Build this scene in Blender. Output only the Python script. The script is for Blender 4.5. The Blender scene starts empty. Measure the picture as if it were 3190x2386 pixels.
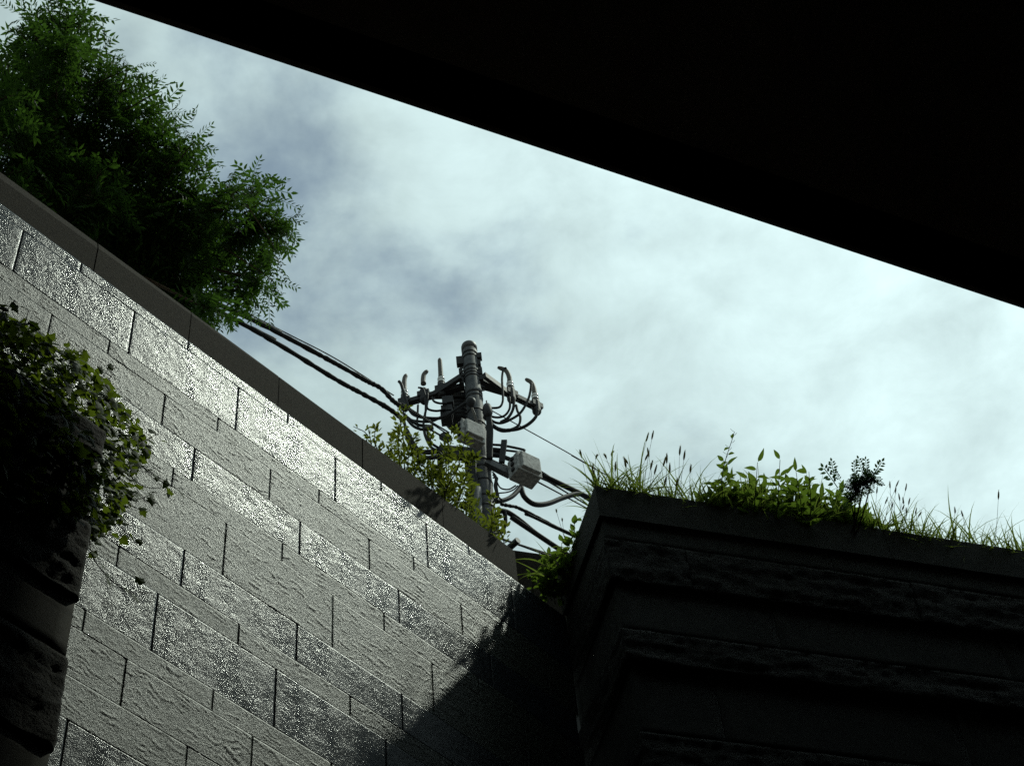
import bpy, math, random
import numpy as np
from mathutils import Matrix, Vector

# ---------------------------------------------------------------- camera, sky, sun, exposure
SC = bpy.context.scene
COL = SC.collection
EYE = np.array([0.0, 0.0, 1.6])
CX, CY, FPX = 1595.0, 1193.0, 5792.0            # calibration in photograph pixels (3190 wide)
ZV = np.array([-510.0, -4393.0])                # where the verticals meet, from the picture centre
DZ = float(np.hypot(*ZV)); ELEV = math.atan2(FPX, DZ)
FW = np.array([0, math.cos(ELEV), math.sin(ELEV)]); U0 = np.array([0, -math.sin(ELEV), math.cos(ELEV)]); R0 = np.array([1.0, 0, 0])
a_, b_ = ZV[0] / DZ, -ZV[1] / DZ
RT = b_ * R0 + a_ * U0; UP = -a_ * R0 + b_ * U0
cam = bpy.data.cameras.new('camera'); cam.lens = FPX / 3190 * 36; cam.sensor_width = 36; cam.sensor_fit = 'HORIZONTAL'
cam.clip_start = .05; cam.clip_end = 3000
co = bpy.data.objects.new('camera', cam); COL.objects.link(co)
co.matrix_world = Matrix(((RT[0], UP[0], -FW[0], EYE[0]), (RT[1], UP[1], -FW[1], EYE[1]), (RT[2], UP[2], -FW[2], EYE[2]), (0, 0, 0, 1)))
SC.camera = co

SUN_AZ, SUN_EL = 65.0, 60.0                     # azimuth from +Y towards +X
sa, se = math.radians(SUN_AZ), math.radians(SUN_EL)
SUN = np.array([math.cos(se) * math.sin(sa), math.cos(se) * math.cos(sa), math.sin(se)])

def sky_world():
    w = bpy.data.worlds.new('World'); SC.world = w; w.use_nodes = True
    t = w.node_tree; N = t.nodes; L = t.links; N.clear()
    def nd(ty, **k):
        n = N.new(ty)
        for a, v in k.items(): setattr(n, a, v)
        return n
    def math_(op, a, b=None, clamp=False):
        n = nd('ShaderNodeMath', operation=op, use_clamp=clamp)
        for i, v in enumerate((a, b)):
            if v is None: continue
            if isinstance(v, (int, float)): n.inputs[i].default_value = v
            else: L.new(v, n.inputs[i])
        return n.outputs[0]
    out = nd('ShaderNodeOutputWorld'); bg = nd('ShaderNodeBackground'); L.new(bg.outputs[0], out.inputs[0])
    sky = nd('ShaderNodeTexSky', sky_type='NISHITA', sun_disc=False, sun_elevation=se, sun_rotation=sa, air_density=2.0, dust_density=.2, ozone_density=1.0)
    tc = nd('ShaderNodeTexCoord'); sep = nd('ShaderNodeSeparateXYZ'); L.new(tc.outputs['Generated'], sep.inputs[0])
    zc = math_('MAXIMUM', sep.outputs[2], .06)
    px, py = math_('DIVIDE', sep.outputs[0], zc), math_('DIVIDE', sep.outputs[1], zc)
    cmb = nd('ShaderNodeCombineXYZ'); L.new(px, cmb.inputs[0]); L.new(py, cmb.inputs[1])
    def noise(scale, detail, rough, off, dist=0.0):
        mp = nd('ShaderNodeMapping'); mp.inputs['Location'].default_value = off; L.new(cmb.outputs[0], mp.inputs[0])
        n = nd('ShaderNodeTexNoise', noise_dimensions='3D'); L.new(mp.outputs[0], n.inputs['Vector'])
        n.inputs['Scale'].default_value = scale; n.inputs['Detail'].default_value = detail; n.inputs['Roughness'].default_value = rough; n.inputs['Distortion'].default_value = dist
        return n.outputs['Fac']
    big = noise(2.1, 3, .5, CLOUD_OFF_BIG); fine = noise(8.5, 6, .54, CLOUD_OFF_FINE, .12)
    d = math_('ADD', math_('MULTIPLY', big, CLOUD_BIG), math_('MULTIPLY', fine, CLOUD_FINE))
    mr = nd('ShaderNodeMapRange', interpolation_type='SMOOTHSTEP'); L.new(d, mr.inputs[0])
    mr.inputs[1].default_value = CLOUD_LO; mr.inputs[2].default_value = CLOUD_HI; mr.inputs[3].default_value = .24; mr.inputs[4].default_value = .97
    # thin cloud scatters light forward: brighter the nearer to the sun
    dot = nd('ShaderNodeVectorMath', operation='DOT_PRODUCT'); L.new(tc.outputs['Generated'], dot.inputs[0]); dot.inputs[1].default_value = tuple(SUN)
    f = math_('MAXIMUM', dot.outputs['Value'], 0.0)
    glow = math_('ADD', math_('MULTIPLY', math_('POWER', f, 5.0), CLOUD_GLOW), CLOUD_BASE)
    thick = noise(12.0, 7, .6, (7.3, 2.2, 0.4), .25)
    bright = math_('MULTIPLY', glow, math_('ADD', math_('MULTIPLY', thick, .80), .62))
    cc = nd('ShaderNodeVectorMath', operation='SCALE'); cc.inputs[0].default_value = (.775, .99, .99); L.new(bright, cc.inputs['Scale'])
    sk = nd('ShaderNodeVectorMath', operation='SCALE'); L.new(sky.outputs[0], sk.inputs[0]); sk.inputs['Scale'].default_value = SKY_STRENGTH
    mx = nd('ShaderNodeMix', data_type='RGBA'); L.new(mr.outputs[0], mx.inputs[0]); L.new(sk.outputs[0], mx.inputs[6]); L.new(cc.outputs[0], mx.inputs[7])
    L.new(mx.outputs[2], bg.inputs[0]); bg.inputs[1].default_value = 1.0
SKY_STRENGTH = .056
CLOUD_OFF_BIG, CLOUD_OFF_FINE = (5.92, 2.92, 0.0), (5.26, 3.20, 0.0)
CLOUD_BIG, CLOUD_FINE, CLOUD_LO, CLOUD_HI = 1.05, .56, .56, .78
CLOUD_GLOW, CLOUD_BASE = 1.02, .385
sky_world()
sl = bpy.data.lights.new('sun', 'SUN'); sl.energy = 2.6; sl.angle = math.radians(1.4); sl.color = (.93, 1.0, .85)
so = bpy.data.objects.new('sun', sl); COL.objects.link(so)
so.rotation_euler = Vector(tuple(SUN)).to_track_quat('Z', 'Y').to_euler(); so.location = (6, 4, 20)
SC.view_settings.view_transform = 'Standard'; SC.view_settings.look = 'None'; SC.view_settings.gamma = 1; SC.view_settings.exposure = 0
SC.cycles.max_bounces = 6; SC.cycles.diffuse_bounces = 3; SC.cycles.glossy_bounces = 3; SC.cycles.transmission_bounces = 4
SC.cycles.sample_clamp_indirect = 3.0
SC.cycles.use_denoising = False

random.seed(7); RNG = np.random.default_rng(11)

# ---------------------------------------------------------------- helpers
def ray(x, y):
    d = FW * FPX + RT * (x - CX) - UP * (y - CY); return d / np.linalg.norm(d)
def at_dist(x, y, d): return EYE + ray(x, y) * d
def at_z(x, y, z):                                   # z above the eye
    r = ray(x, y); return EYE + r * (z / r[2])
def on_plane(x, y, p0, n):
    r = ray(x, y); return EYE + r * (np.dot(p0 - EYE, n) / np.dot(r, n))
def hdir(az): a = math.radians(az); return np.array([math.sin(a), math.cos(a), 0.0])
def hnor(az): a = math.radians(az); return np.array([math.cos(a), -math.sin(a), 0.0])
K = .5065
WAZ = 38.05; WU, WN = hdir(WAZ), hnor(WAZ); WD = 8 * K      # the left wall
FAZ = 70.37; FU, FN = hdir(FAZ), hnor(FAZ)                  # the planter front
def wall_pt(u, depth, z): return EYE + WU * u - WN * depth + np.array([0, 0, z])
def on_wall(x, y, depth):
    return on_plane(x, y, wall_pt(0, depth, 0), WN)

class MB:
    def __init__(s): s.v = []; s.f = []; s.n = 0
    def add(s, v, f):
        v = np.asarray(v, float).reshape(-1, 3); s.v.append(v); s.f.extend([tuple(i + s.n for i in q) for q in f]); s.n += len(v)
    def box(s, c, size, ax=None):
        h = np.array(size) / 2; c = np.asarray(c, float)
        A = np.eye(3) if ax is None else np.array(ax)
        v = [c + A[0] * h[0] * i + A[1] * h[1] * j + A[2] * h[2] * k for k in (-1, 1) for j in (-1, 1) for i in (-1, 1)]
        s.add(v, [(0, 2, 3, 1), (4, 5, 7, 6), (0, 1, 5, 4), (2, 6, 7, 3), (0, 4, 6, 2), (1, 3, 7, 5)])
    def bar(s, a, b, w, h, upv=(0, 0, 1)):
        a, b = np.asarray(a, float), np.asarray(b, float); d = b - a; l = np.linalg.norm(d); d /= l
        y = np.cross(upv, d); y /= np.linalg.norm(y); z = np.cross(d, y); s.box((a + b) / 2, (l, w, h), (d, y, z))
    def tube(s, pts, rad, sides=8, cap=True):
        P = np.asarray(pts, float); n = len(P); r = np.broadcast_to(np.asarray(rad, float), (n,))
        T = np.gradient(P, axis=0); T /= np.linalg.norm(T, axis=1)[:, None] + 1e-12
        nv = np.cross(T[0], (0, 0, 1)); 
        if np.linalg.norm(nv) < 1e-3: nv = np.cross(T[0], (1, 0, 0))
        nv /= np.linalg.norm(nv); V = []
        for i in range(n):
            nv = nv - T[i] * np.dot(nv, T[i]); nv /= np.linalg.norm(nv); bv = np.cross(T[i], nv)
            for k in range(sides):
                a = 2 * math.pi * k / sides; V.append(P[i] + (nv * math.cos(a) + bv * math.sin(a)) * r[i])
        F = [(i * sides + k, i * sides + (k + 1) % sides, (i + 1) * sides + (k + 1) % sides, (i + 1) * sides + k) for i in range(n - 1) for k in range(sides)]
        if cap: F += [tuple(range(sides - 1, -1, -1)), tuple((n - 1) * sides + k for k in range(sides))]
        s.add(V, F)
    def lathe(s, base, prof, axis=(0, 0, 1), sides=14):        # prof: (radius, height)
        axis = np.asarray(axis, float); axis /= np.linalg.norm(axis)
        s.tube_rings([np.asarray(base) + axis * h for r, h in prof], [r for r, h in prof], axis, sides)
    def tube_rings(s, P, R, axis, sides):
        nv = np.cross(axis, (0, 0, 1))
        if np.linalg.norm(nv) < 1e-3: nv = np.array([1.0, 0, 0])
        nv /= np.linalg.norm(nv); bv = np.cross(axis, nv); V = []
        for p, r in zip(P, R):
            for k in range(sides):
                a = 2 * math.pi * k / sides; V.append(p + (nv * math.cos(a) + bv * math.sin(a)) * r)
        n = len(P)
        F = [(i * sides + k, i * sides + (k + 1) % sides, (i + 1) * sides + (k + 1) % sides, (i + 1) * sides + k) for i in range(n - 1) for k in range(sides)]
        F += [tuple(range(sides - 1, -1, -1)), tuple((n - 1) * sides + k for k in range(sides))]
        s.add(V, F)
    def mesh(s, name, mat, smooth=False):
        me = bpy.data.meshes.new(name); V = np.concatenate(s.v) if s.v else np.zeros((0, 3))
        me.from_pydata(V.tolist(), [], s.f); me.materials.append(mat)
        if smooth: me.polygons.foreach_set('use_smooth', [True] * len(me.polygons))
        me.update(); return me
    def build(s, name, mat, parent=None, smooth=False, **tags):
        return link(name, s.mesh(name, mat, smooth), parent, **tags)

def link(name, me, parent=None, M=None, **tags):
    """mesh in world coordinates (or local with matrix M), under an Empty that may stand anywhere"""
    o = bpy.data.objects.new(name, me); COL.objects.link(o)
    M = Matrix.Identity(4) if M is None else M
    if parent is not None:
        o.parent = parent; o.matrix_parent_inverse = PINV[parent.name]
    o.matrix_basis = M
    WM[o.name] = M; PINV[o.name] = M.inverted_safe()
    for k, v in tags.items(): o[k] = v
    return o
PINV, WM = {}, {}
def thing(name, label, cat, loc, group=None):
    o = bpy.data.objects.new(name, None); COL.objects.link(o); o.location = tuple(loc); o.empty_display_size = .2
    PINV[o.name] = Matrix.Translation(tuple(loc)).inverted()
    o['label'] = label; o['category'] = cat
    if group: o['group'] = group
    return o
def tag(o, label, cat, group=None):
    o['label'] = label; o['category'] = cat
    if group: o['group'] = group
    return o
def mat4(R, t): return Matrix(((R[0][0], R[1][0], R[2][0], t[0]), (R[0][1], R[1][1], R[2][1], t[1]), (R[0][2], R[1][2], R[2][2], t[2]), (0, 0, 0, 1)))
def basis(x, up):
    x = np.asarray(x, float); x = x / np.linalg.norm(x); y = np.cross(up, x); l = np.linalg.norm(y)
    if l < 1e-4: y = np.cross((0.3, 1, 0.1), x); l = np.linalg.norm(y)
    y /= l; return (x, y, np.cross(x, y))
def spline(pts, n=8):
    P = [np.asarray(p, float) for p in pts]; P = [2 * P[0] - P[1]] + P + [2 * P[-1] - P[-2]]; out = []
    for i in range(1, len(P) - 2):
        for k in range(n):
            t = k / n; a, b, c, d = P[i - 1], P[i], P[i + 1], P[i + 2]
            out.append(.5 * (2 * b + (c - a) * t + (2 * a - 5 * b + 4 * c - d) * t * t + (3 * b - a - 3 * c + d) * t ** 3))
    out.append(P[-2]); return out
def vnoise(shape, cell, rng):                          # smooth value noise on a grid
    h, w = shape; gy, gx = int(h / cell[1]) + 3, int(w / cell[0]) + 3; g = rng.random((gy, gx))
    y, x = np.arange(h) / cell[1] + .37, np.arange(w) / cell[0] + .61; yi, xi = y.astype(int), x.astype(int)
    fy, fx = y - yi, x - xi; fy = (fy * fy * (3 - 2 * fy))[:, None]; fx = (fx * fx * (3 - 2 * fx))[None]
    a, b, c, d = g[np.ix_(yi, xi)], g[np.ix_(yi, xi + 1)], g[np.ix_(yi + 1, xi)], g[np.ix_(yi + 1, xi + 1)]
    return (a * (1 - fx) + b * fx) * (1 - fy) + (c * (1 - fx) + d * fx) * fy

# ---------------------------------------------------------------- materials
def material(name, color, rough=.6, spec=.5, noise=None, bumps=(), color2=None, nscale=8., translucent=None, metallic=0., rough2=None, vary=0., rvar=None):
    m = bpy.data.materials.new(name); m.use_nodes = True; t = m.node_tree; N = t.nodes; L = t.links
    b = N['Principled BSDF']; b.inputs['Roughness'].default_value = rough; b.inputs['Base Color'].default_value = (*color, 1)
    b.inputs['Specular IOR Level'].default_value = spec; b.inputs['IOR'].default_value = 1.5; b.inputs['Metallic'].default_value = metallic
    tc = N.new('ShaderNodeTexCoord'); geo = N.new('ShaderNodeNewGeometry')
    csrc = None
    if color2:
        n = N.new('ShaderNodeTexNoise'); n.inputs['Scale'].default_value = nscale; n.inputs['Detail'].default_value = 6; n.inputs['Roughness'].default_value = .65
        L.new(geo.outputs['Position'], n.inputs['Vector'])
        r = N.new('ShaderNodeValToRGB'); r.color_ramp.elements[0].position = .36; r.color_ramp.elements[1].position = .64
        r.color_ramp.elements[0].color = (*color, 1); r.color_ramp.elements[1].color = (*color2, 1); L.new(n.outputs['Fac'], r.inputs[0]); csrc = r.outputs[0]
        if rough2 is not None:
            mr = N.new('ShaderNodeMapRange'); L.new(n.outputs['Fac'], mr.inputs[0]); mr.inputs[1].default_value = .35; mr.inputs[2].default_value = .65
            mr.inputs[3].default_value = rough; mr.inputs[4].default_value = rough2; L.new(mr.outputs[0], b.inputs['Roughness'])
    if vary:
        oi = N.new('ShaderNodeObjectInfo'); hs = N.new('ShaderNodeHueSaturation')
        add = N.new('ShaderNodeMath'); add.operation = 'MULTIPLY_ADD'; add.inputs[1].default_value = vary; add.inputs[2].default_value = 1 - vary / 2
        L.new(oi.outputs['Random'], add.inputs[0]); L.new(add.outputs[0], hs.inputs['Value'])
        if csrc: L.new(csrc, hs.inputs['Color'])
        else: hs.inputs['Color'].default_value = (*color, 1)
        csrc = hs.outputs[0]
    if csrc: L.new(csrc, b.inputs['Base Color'])
    if rvar:                                             # run-off streaks: the gloss changes down the face
        mp = N.new('ShaderNodeMapping'); mp.inputs['Scale'].default_value = (1, 1, rvar[1]); L.new(geo.outputs['Position'], mp.inputs[0])
        n = N.new('ShaderNodeTexNoise'); n.inputs['Scale'].default_value = rvar[0]; n.inputs['Detail'].default_value = 5; n.inputs['Roughness'].default_value = .6; L.new(mp.outputs[0], n.inputs['Vector'])
        mr = N.new('ShaderNodeMapRange'); L.new(n.outputs['Fac'], mr.inputs[0]); mr.inputs[1].default_value = .35; mr.inputs[2].default_value = .65; mr.inputs[3].default_value = rvar[2]; mr.inputs[4].default_value = rvar[3]
        L.new(mr.outputs[0], b.inputs['Roughness'])
    prev = None
    for (kind, scale, strength, dist) in bumps:
        if kind == 'v':
            n = N.new('ShaderNodeTexVoronoi'); n.inputs['Scale'].default_value = scale; o = n.outputs['Distance']
        else:
            n = N.new('ShaderNodeTexNoise'); n.inputs['Scale'].default_value = scale; n.inputs['Detail'].default_value = 4; n.inputs['Roughness'].default_value = .7; o = n.outputs['Fac']
        L.new(geo.outputs['Position'], n.inputs['Vector'])
        bp = N.new('ShaderNodeBump'); bp.inputs['Strength'].default_value = strength; bp.inputs['Distance'].default_value = dist; L.new(o, bp.inputs['Height'])
        if prev: L.new(prev, bp.inputs['Normal'])
        prev = bp.outputs[0]
    if prev: L.new(prev, b.inputs['Normal'])
    if translucent:
        out = N['Material Output']; tr = N.new('ShaderNodeBsdfTranslucent'); tr.inputs[0].default_value = (*translucent[0], 1); mx = N.new('ShaderNodeMixShader')
        mx.inputs[0].default_value = translucent[1]; L.new(b.outputs[0], mx.inputs[1]); L.new(tr.outputs[0], mx.inputs[2]); L.new(mx.outputs[0], out.inputs[0])
    return m
M_ROUGH = material('split_granite', (.036, .041, .033), .38, .08, color2=(.070, .076, .064), nscale=60, bumps=(('n', 48, 1.0, .0020), ('n', 125, 1.0, .0027)), rvar=(3.0, .5, .29, .37))
M_GLOSS = material('polished_granite', (.022, .027, .032), .22, .10, color2=(.045, .050, .055), nscale=70, bumps=(('n', 20, 1.0, .0020), ('n', 60, 1.0, .0012), ('n', 150, 1.0, .0012)), rvar=(9.0, .22, .15, .29))
M_CORE = material('mortar_shadow_joint', (.03, .03, .028), .9, .2)
M_COPING = material('brown_granite', (.014, .0115, .008), .85, .04, color2=(.052, .044, .034), nscale=110, bumps=(('n', 200, .5, .003),), vary=.2)
M_DARK = material('dark_dressed_stone', (.036, .038, .034), .8, .10, color2=(.060, .060, .054), nscale=14, bumps=(('n', 120, .3, .004),))
M_DARKR = material('dark_split_stone', (.022, .022, .020), .8, .10, color2=(.052, .051, .046), nscale=22, bumps=(('n', 60, .7, .02),))
M_PIER = material('brown_dressed_stone', (.026, .024, .019), .85, .08, color2=(.048, .044, .036), nscale=14, bumps=(('n', 120, .3, .004),))
M_PIERR = material('brown_split_stone', (.018, .017, .015), .85, .08, color2=(.040, .037, .032), nscale=22, bumps=(('n', 60, .7, .02),))
M_DECK = material('dark_concrete_soffit', (.10, .065, .05), .9, .1, color2=(.14, .095, .07), nscale=3)
M_FLOOR = material('court_paving', (.05, .05, .047), .8, .3, color2=(.08, .08, .075), nscale=5)
M_ROAD = material('asphalt', (.04, .04, .04), .9, .2, color2=(.06, .06, .058), nscale=12)
M_SOIL = material('soil', (.045, .032, .02), .95, .1, color2=(.075, .055, .035), nscale=9)
M_POLE = material('weathered_concrete', (.055, .06, .065), .7, .25, color2=(.10, .104, .108), nscale=11, bumps=(('n', 90, .3, .004),))
M_STEEL = material('galvanised_steel', (.06, .064, .068), .55, .3, color2=(.11, .11, .11), nscale=25, metallic=.2)
M_DSTEEL = material('dark_painted_steel', (.018, .019, .021), .6, .25, color2=(.034, .034, .034), nscale=18)
M_RUB = material('black_cable_sheath', (.012, .012, .013), .65, .2, color2=(.022, .022, .022), nscale=30)
M_WHITE = material('white_porcelain', (.75, .76, .74), .15, .6)
M_TAN = material('grey_termination_sleeve', (.09, .08, .068), .6, .25, color2=(.15, .135, .115), nscale=30)
M_BOX = material('grey_weathered_enclosure', (.17, .172, .168), .7, .25, color2=(.44, .445, .43), nscale=24, bumps=(('n', 60, .2, .003),))
M_BARK = material('bark', (.07, .05, .035), .9, .2, color2=(.12, .09, .06), nscale=20, bumps=(('n', 40, .7, .02),))
def leafmat(name, c, c2, tr, f, rough=.55): return material(name, c, rough, .07, color2=c2, nscale=7, translucent=(tr, f), vary=.35)
M_TREE = leafmat('ash_leaf', (.014, .034, .008), (.025, .050, .011), (.052, .112, .013), .42, .6)
M_IVY = leafmat('ivy_leaf', (.022, .042, .008), (.045, .066, .012), (.12, .17, .013), .42, .62)
M_SHRUB = leafmat('yellow_green_leaf', (.036, .056, .008), (.060, .074, .010), (.145, .175, .017), .42)
M_WEED = leafmat('weed_leaf', (.024, .048, .010), (.040, .070, .013), (.12, .19, .02), .42)
M_GRASS = leafmat('grass_blade', (.032, .050, .010), (.055, .075, .016), (.17, .23, .035), .42)
M_DKLEAF = leafmat('dark_shrub_leaf', (.016, .030, .016), (.026, .044, .020), (.04, .085, .022), .34)
M_HEAD = material('foxtail_bristles', (.15, .14, .06), .8, .2, color2=(.22, .20, .09), nscale=40, translucent=((.35, .33, .14), .4))
M_STALK = material('grass_stalk', (.10, .13, .05), .7, .2)
M_VINE = material('vine_stem', (.035, .028, .018), .8, .2)

# ---------------------------------------------------------------- ground, court floor, overhead deck
STREET = 1.6 + 6.45
A_ = at_z(1858, 1519, 7.09); A2 = A_ - np.array([0, 0, A_[2]])            # planter corner in plan
JOG = A2 - FN * .658                                                      # where its side meets the left wall
def plan(p, z): return (p[0], p[1], z)
Wl = EYE * 0 - WN * WD - WU * 9
court = [JOG, A2, A2 + FU * 14, A2 + FU * 14 + FN * 16, Wl + FN * 10 + FU * 0, Wl]
def ground():
    big = [np.array(p, float) for p in ((-400, -400, 0), (400, -400, 0), (400, 400, 0), (-400, 400, 0))]
    import bmesh
    bm = bmesh.new()
    for loop, inset in ((big, 0), ([p for p in court], 1)):
        vs = []
        for p in loop: vs.append(bm.verts.new(plan(p, STREET)))
        for i in range(len(vs)): bm.edges.new((vs[i], vs[(i + 1) % len(vs)]))
    bmesh.ops.triangle_fill(bm, use_beauty=True, edges=bm.edges[:])
    # keep the ground outside the court only
    me = bpy.data.meshes.new('ground'); bm.to_mesh(me); bm.free(); me.materials.append(M_ROAD)
    o = link('ground', me); o['kind'] = 'structure'
    m = MB(); m.add([plan(p, 0.0) for p in court], [tuple(range(len(court)))]); f = m.build('court_floor', M_FLOOR); f['kind'] = 'structure'
ground()

DAZ = 62.0; DU, DN = hdir(DAZ), hnor(DAZ); DECK_Z = 7.6
e1, e2 = at_z(285, 0, DECK_Z), at_z(3190, 962, DECK_Z)
dd = (e2 - e1) / np.linalg.norm(e2 - e1); dnr = np.array([dd[1], -dd[0], 0]); dnr = dnr if np.dot(dnr, EYE - e1) > 0 else -dnr
deck = thing('overhead_deck', 'black underside of a broad deck overhead, its straight edge cutting across the sky', 'deck', plan(EYE + dnr * 8, 0))
c0 = (e1 + e2) / 2
m = MB(); m.box(c0 + dnr * 11.03 + np.array([0, 0, .35]), (46, 22, .7), (dd, -dnr, (0, 0, 1))); m.build('slab', M_DECK, deck)
m = MB(); m.box(c0 + dnr * .13 + np.array([0, 0, .50]), (46, .26, 1.0), (dd, -dnr, (0, 0, 1))); m.build('edge_beam', M_DECK, deck)
for k in (-12, 0, 12):
    m = MB(); p = c0 + dnr * 9 + dd * k; m.lathe((p[0], p[1], 0), [(.45, 0), (.45, c0[2] + .05)], sides=20); m.build('column', M_DECK, deck, True)
# the court's other walls, behind the camera and out of the picture
def plain_wall(p, q, top, nm, lab):
    p, q = np.array(plan(p, 0)), np.array(plan(q, 0)); d = q - p; l = np.linalg.norm(d); d /= l; nn = np.array([-d[1], d[0], 0])
    m = MB(); m.box((p + q) / 2 + nn * -.25 + np.array([0, 0, top / 2]), (l, .5, top), (d, nn, (0, 0, 1))); o = m.build(nm, M_DARK); tag(o, lab, 'wall')
plain_wall(court[4], court[3], STREET + .5, 'retaining_wall', 'plain dark retaining wall closing the court behind the camera')
plain_wall(court[3], court[2], STREET + .5, 'retaining_wall', 'plain dark retaining wall at the far right end of the court')
plain_wall(court[5], court[4], STREET + .5, 'retaining_wall', 'plain dark retaining wall at the near left end of the court')

# ---------------------------------------------------------------- stone blocks
def block_mesh(name, w, h, depth, mat, amp, seed, kind, joint=.0019, hj=.0004, cell=.0052, edge=.0008):
    rng = np.random.default_rng(seed); w2, h2 = w - 2 * joint, h - 2 * hj
    nx, ny = max(2, int(w2 / cell)), max(2, int(h2 / cell)); X = np.linspace(joint, w - joint, nx + 1); Z = np.linspace(hj, h - hj, ny + 1); S = (ny + 1, nx + 1)
    c = lambda mm: mm / (cell * 1000)
    if kind == 'rough':
        zz = Z[:, None]; wob = vnoise(S, (c(120), c(90)), rng) * 2.2 + vnoise(S, (c(40), c(40)), rng) * .7 + vnoise(S, (c(16), c(16)), rng) * .25
        ph = zz / .029 + X[None] / .19 + wob * 1.3; fr = ph - np.floor(ph)                      # split ledges: each swells downwards and ends in a lip
        lip = (1 - fr) ** 3.2 * np.clip(vnoise(S, (c(50), c(20)), rng) * 3.6 - 1.7, 0, 1)
        D = lip + vnoise(S, (c(140), c(80)), rng) * .35 + vnoise(S, (c(16), c(13)), rng) * .16 - .38
    elif kind == 'crag':
        a = vnoise(S, (c(190), c(46)), rng) + vnoise(S, (c(80), c(26)), rng) * .6 + vnoise(S, (c(30), c(18)), rng) * .4
        q = a * 3.1; st = np.floor(q); D = (st + np.clip((q - st) * 2.6, 0, 1)) / 3.1 + vnoise(S, (c(22), c(14)), rng) * .25 - 1.1
    else:
        D = vnoise(S, (c(90), c(70)), rng) * .7 + vnoise(S, (c(34), c(26)), rng) * .45 - .6
    ex = np.minimum(X - X[0], X[-1] - X)[None] / .012; ez = np.minimum(Z - Z[0], Z[-1] - Z)[:, None] / .010
    e = np.clip(np.minimum(ex, ez), 0, 1)
    Y = -(D * amp) * (.3 + .7 * np.clip(ez, 0, 1)) * (.8 + .2 * np.clip(ex, 0, 1)) + edge * (1 - np.clip(ex, 0, 1)) * np.ones(S)
    V = np.stack([np.broadcast_to(X[None], S), Y, np.broadcast_to(Z[:, None], S)], -1).reshape(-1, 3)
    W = nx + 1; F = [(j * W + i, j * W + i + 1, (j + 1) * W + i + 1, (j + 1) * W + i) for j in range(ny) for i in range(nx)]
    ring = [i for i in range(W)] + [j * W + nx for j in range(1, ny + 1)] + [ny * W + i for i in range(nx - 1, -1, -1)] + [j * W for j in range(ny - 1, 0, -1)]
    n0 = len(V); B = V[ring].copy(); B[:, 1] = depth; nr = len(ring)
    F += [(ring[(k + 1) % nr], ring[k], n0 + k, n0 + (k + 1) % nr) for k in range(nr)]
    mb = MB(); mb.add(np.concatenate([V, B]), F); me = mb.mesh(name, mat)
    sm = [True] * (nx * ny) + [False] * nr; me.polygons.foreach_set('use_smooth', sm); return me
def frame(az, origin): a = math.radians(90 - az); return Matrix.Translation(tuple(origin)) @ Matrix.Rotation(a, 4, 'Z')

lw = thing('stone_wall', 'sunlit wall of glistening grey stone blocks in uneven courses under a dark coping', 'wall', plan(wall_pt(2.5, WD, 0), 0))
WFR = frame(WAZ, wall_pt(0, WD, 0))
# (bottom, top, joint position, finish) in units of K
COURSES = [(13.335, 13.47, 4.50, 'g'), (12.72, 13.335, 3.91, 'g'), (12.535, 12.72, 4.90, 'r'), (12.13, 12.535, 4.33, 'r'), (11.71, 12.13, 4.69, 'g'),
           (11.49, 11.71, 4.50, 'r'), (10.88, 11.49, 5.08, 'r'), (10.47, 10.88, 4.69, 'g'), (10.25, 10.47, 5.28, 'r'), (9.65, 10.25, 4.49, 'g'),
           (9.44, 9.65, 5.08, 'r'), (8.99, 9.44, 4.29, 'r'), (8.62, 8.99, 4.89, 'r'), (8.01, 8.62, 5.08, 'g'), (7.80, 8.01, 4.3, 'r'), (7.40, 7.80, 4.7, 'r')]
BL = 1.185; UEND = 10.66; USTART = -.6
for ci, (z0, z1, off, fin) in enumerate(COURSES):
    kind, mat, amp = ('rough', M_ROUGH, .0025) if fin == 'r' else ('smooth', M_GLOSS, .0016)
    h = (z1 - z0) * K
    var = [block_mesh('block', BL * K, h, .10, mat, amp, 100 * ci + q, kind) for q in range(3)]
    k0 = math.floor((USTART - off) / BL); k = k0
    while off + k * BL < UEND:
        a = off + k * BL; b = min(a + BL, UEND); me = var[(k * 7 + ci) % 3]
        if b - a < BL - 1e-6: me = block_mesh('block', (b - a) * K, h, .10, mat, amp, 5000 + ci, kind) if b - a > .06 else None
        if me: link('block', me, lw, WFR @ Matrix.Translation((a * K, 0.0002 * ((k * 7 + ci * 3) % 5 - 2), z0 * K)))
        k += 1
m = MB(); m.box((3, .32, (13.46 * K - 1.6) / 2), (9.2 + 9.2, .46, 13.46 * K + 1.6)); 
m.v[0][:, 0] = np.where(m.v[0][:, 0] > 0, UEND * K - .003, -8.9)
link('wall_core', m.mesh('wall_core', M_CORE), lw, WFR)
m = MB(); m.box((-1.7, .03, (7.38 * K - 1.6) / 2), (UEND * K + 8.9 - .02, .1, 7.38 * K + 1.6)); m.v[0][:, 0] += UEND * K / 2 - 2.75
link('lower_facing', m.mesh('lower_facing', M_ROUGH), lw, WFR)
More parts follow.
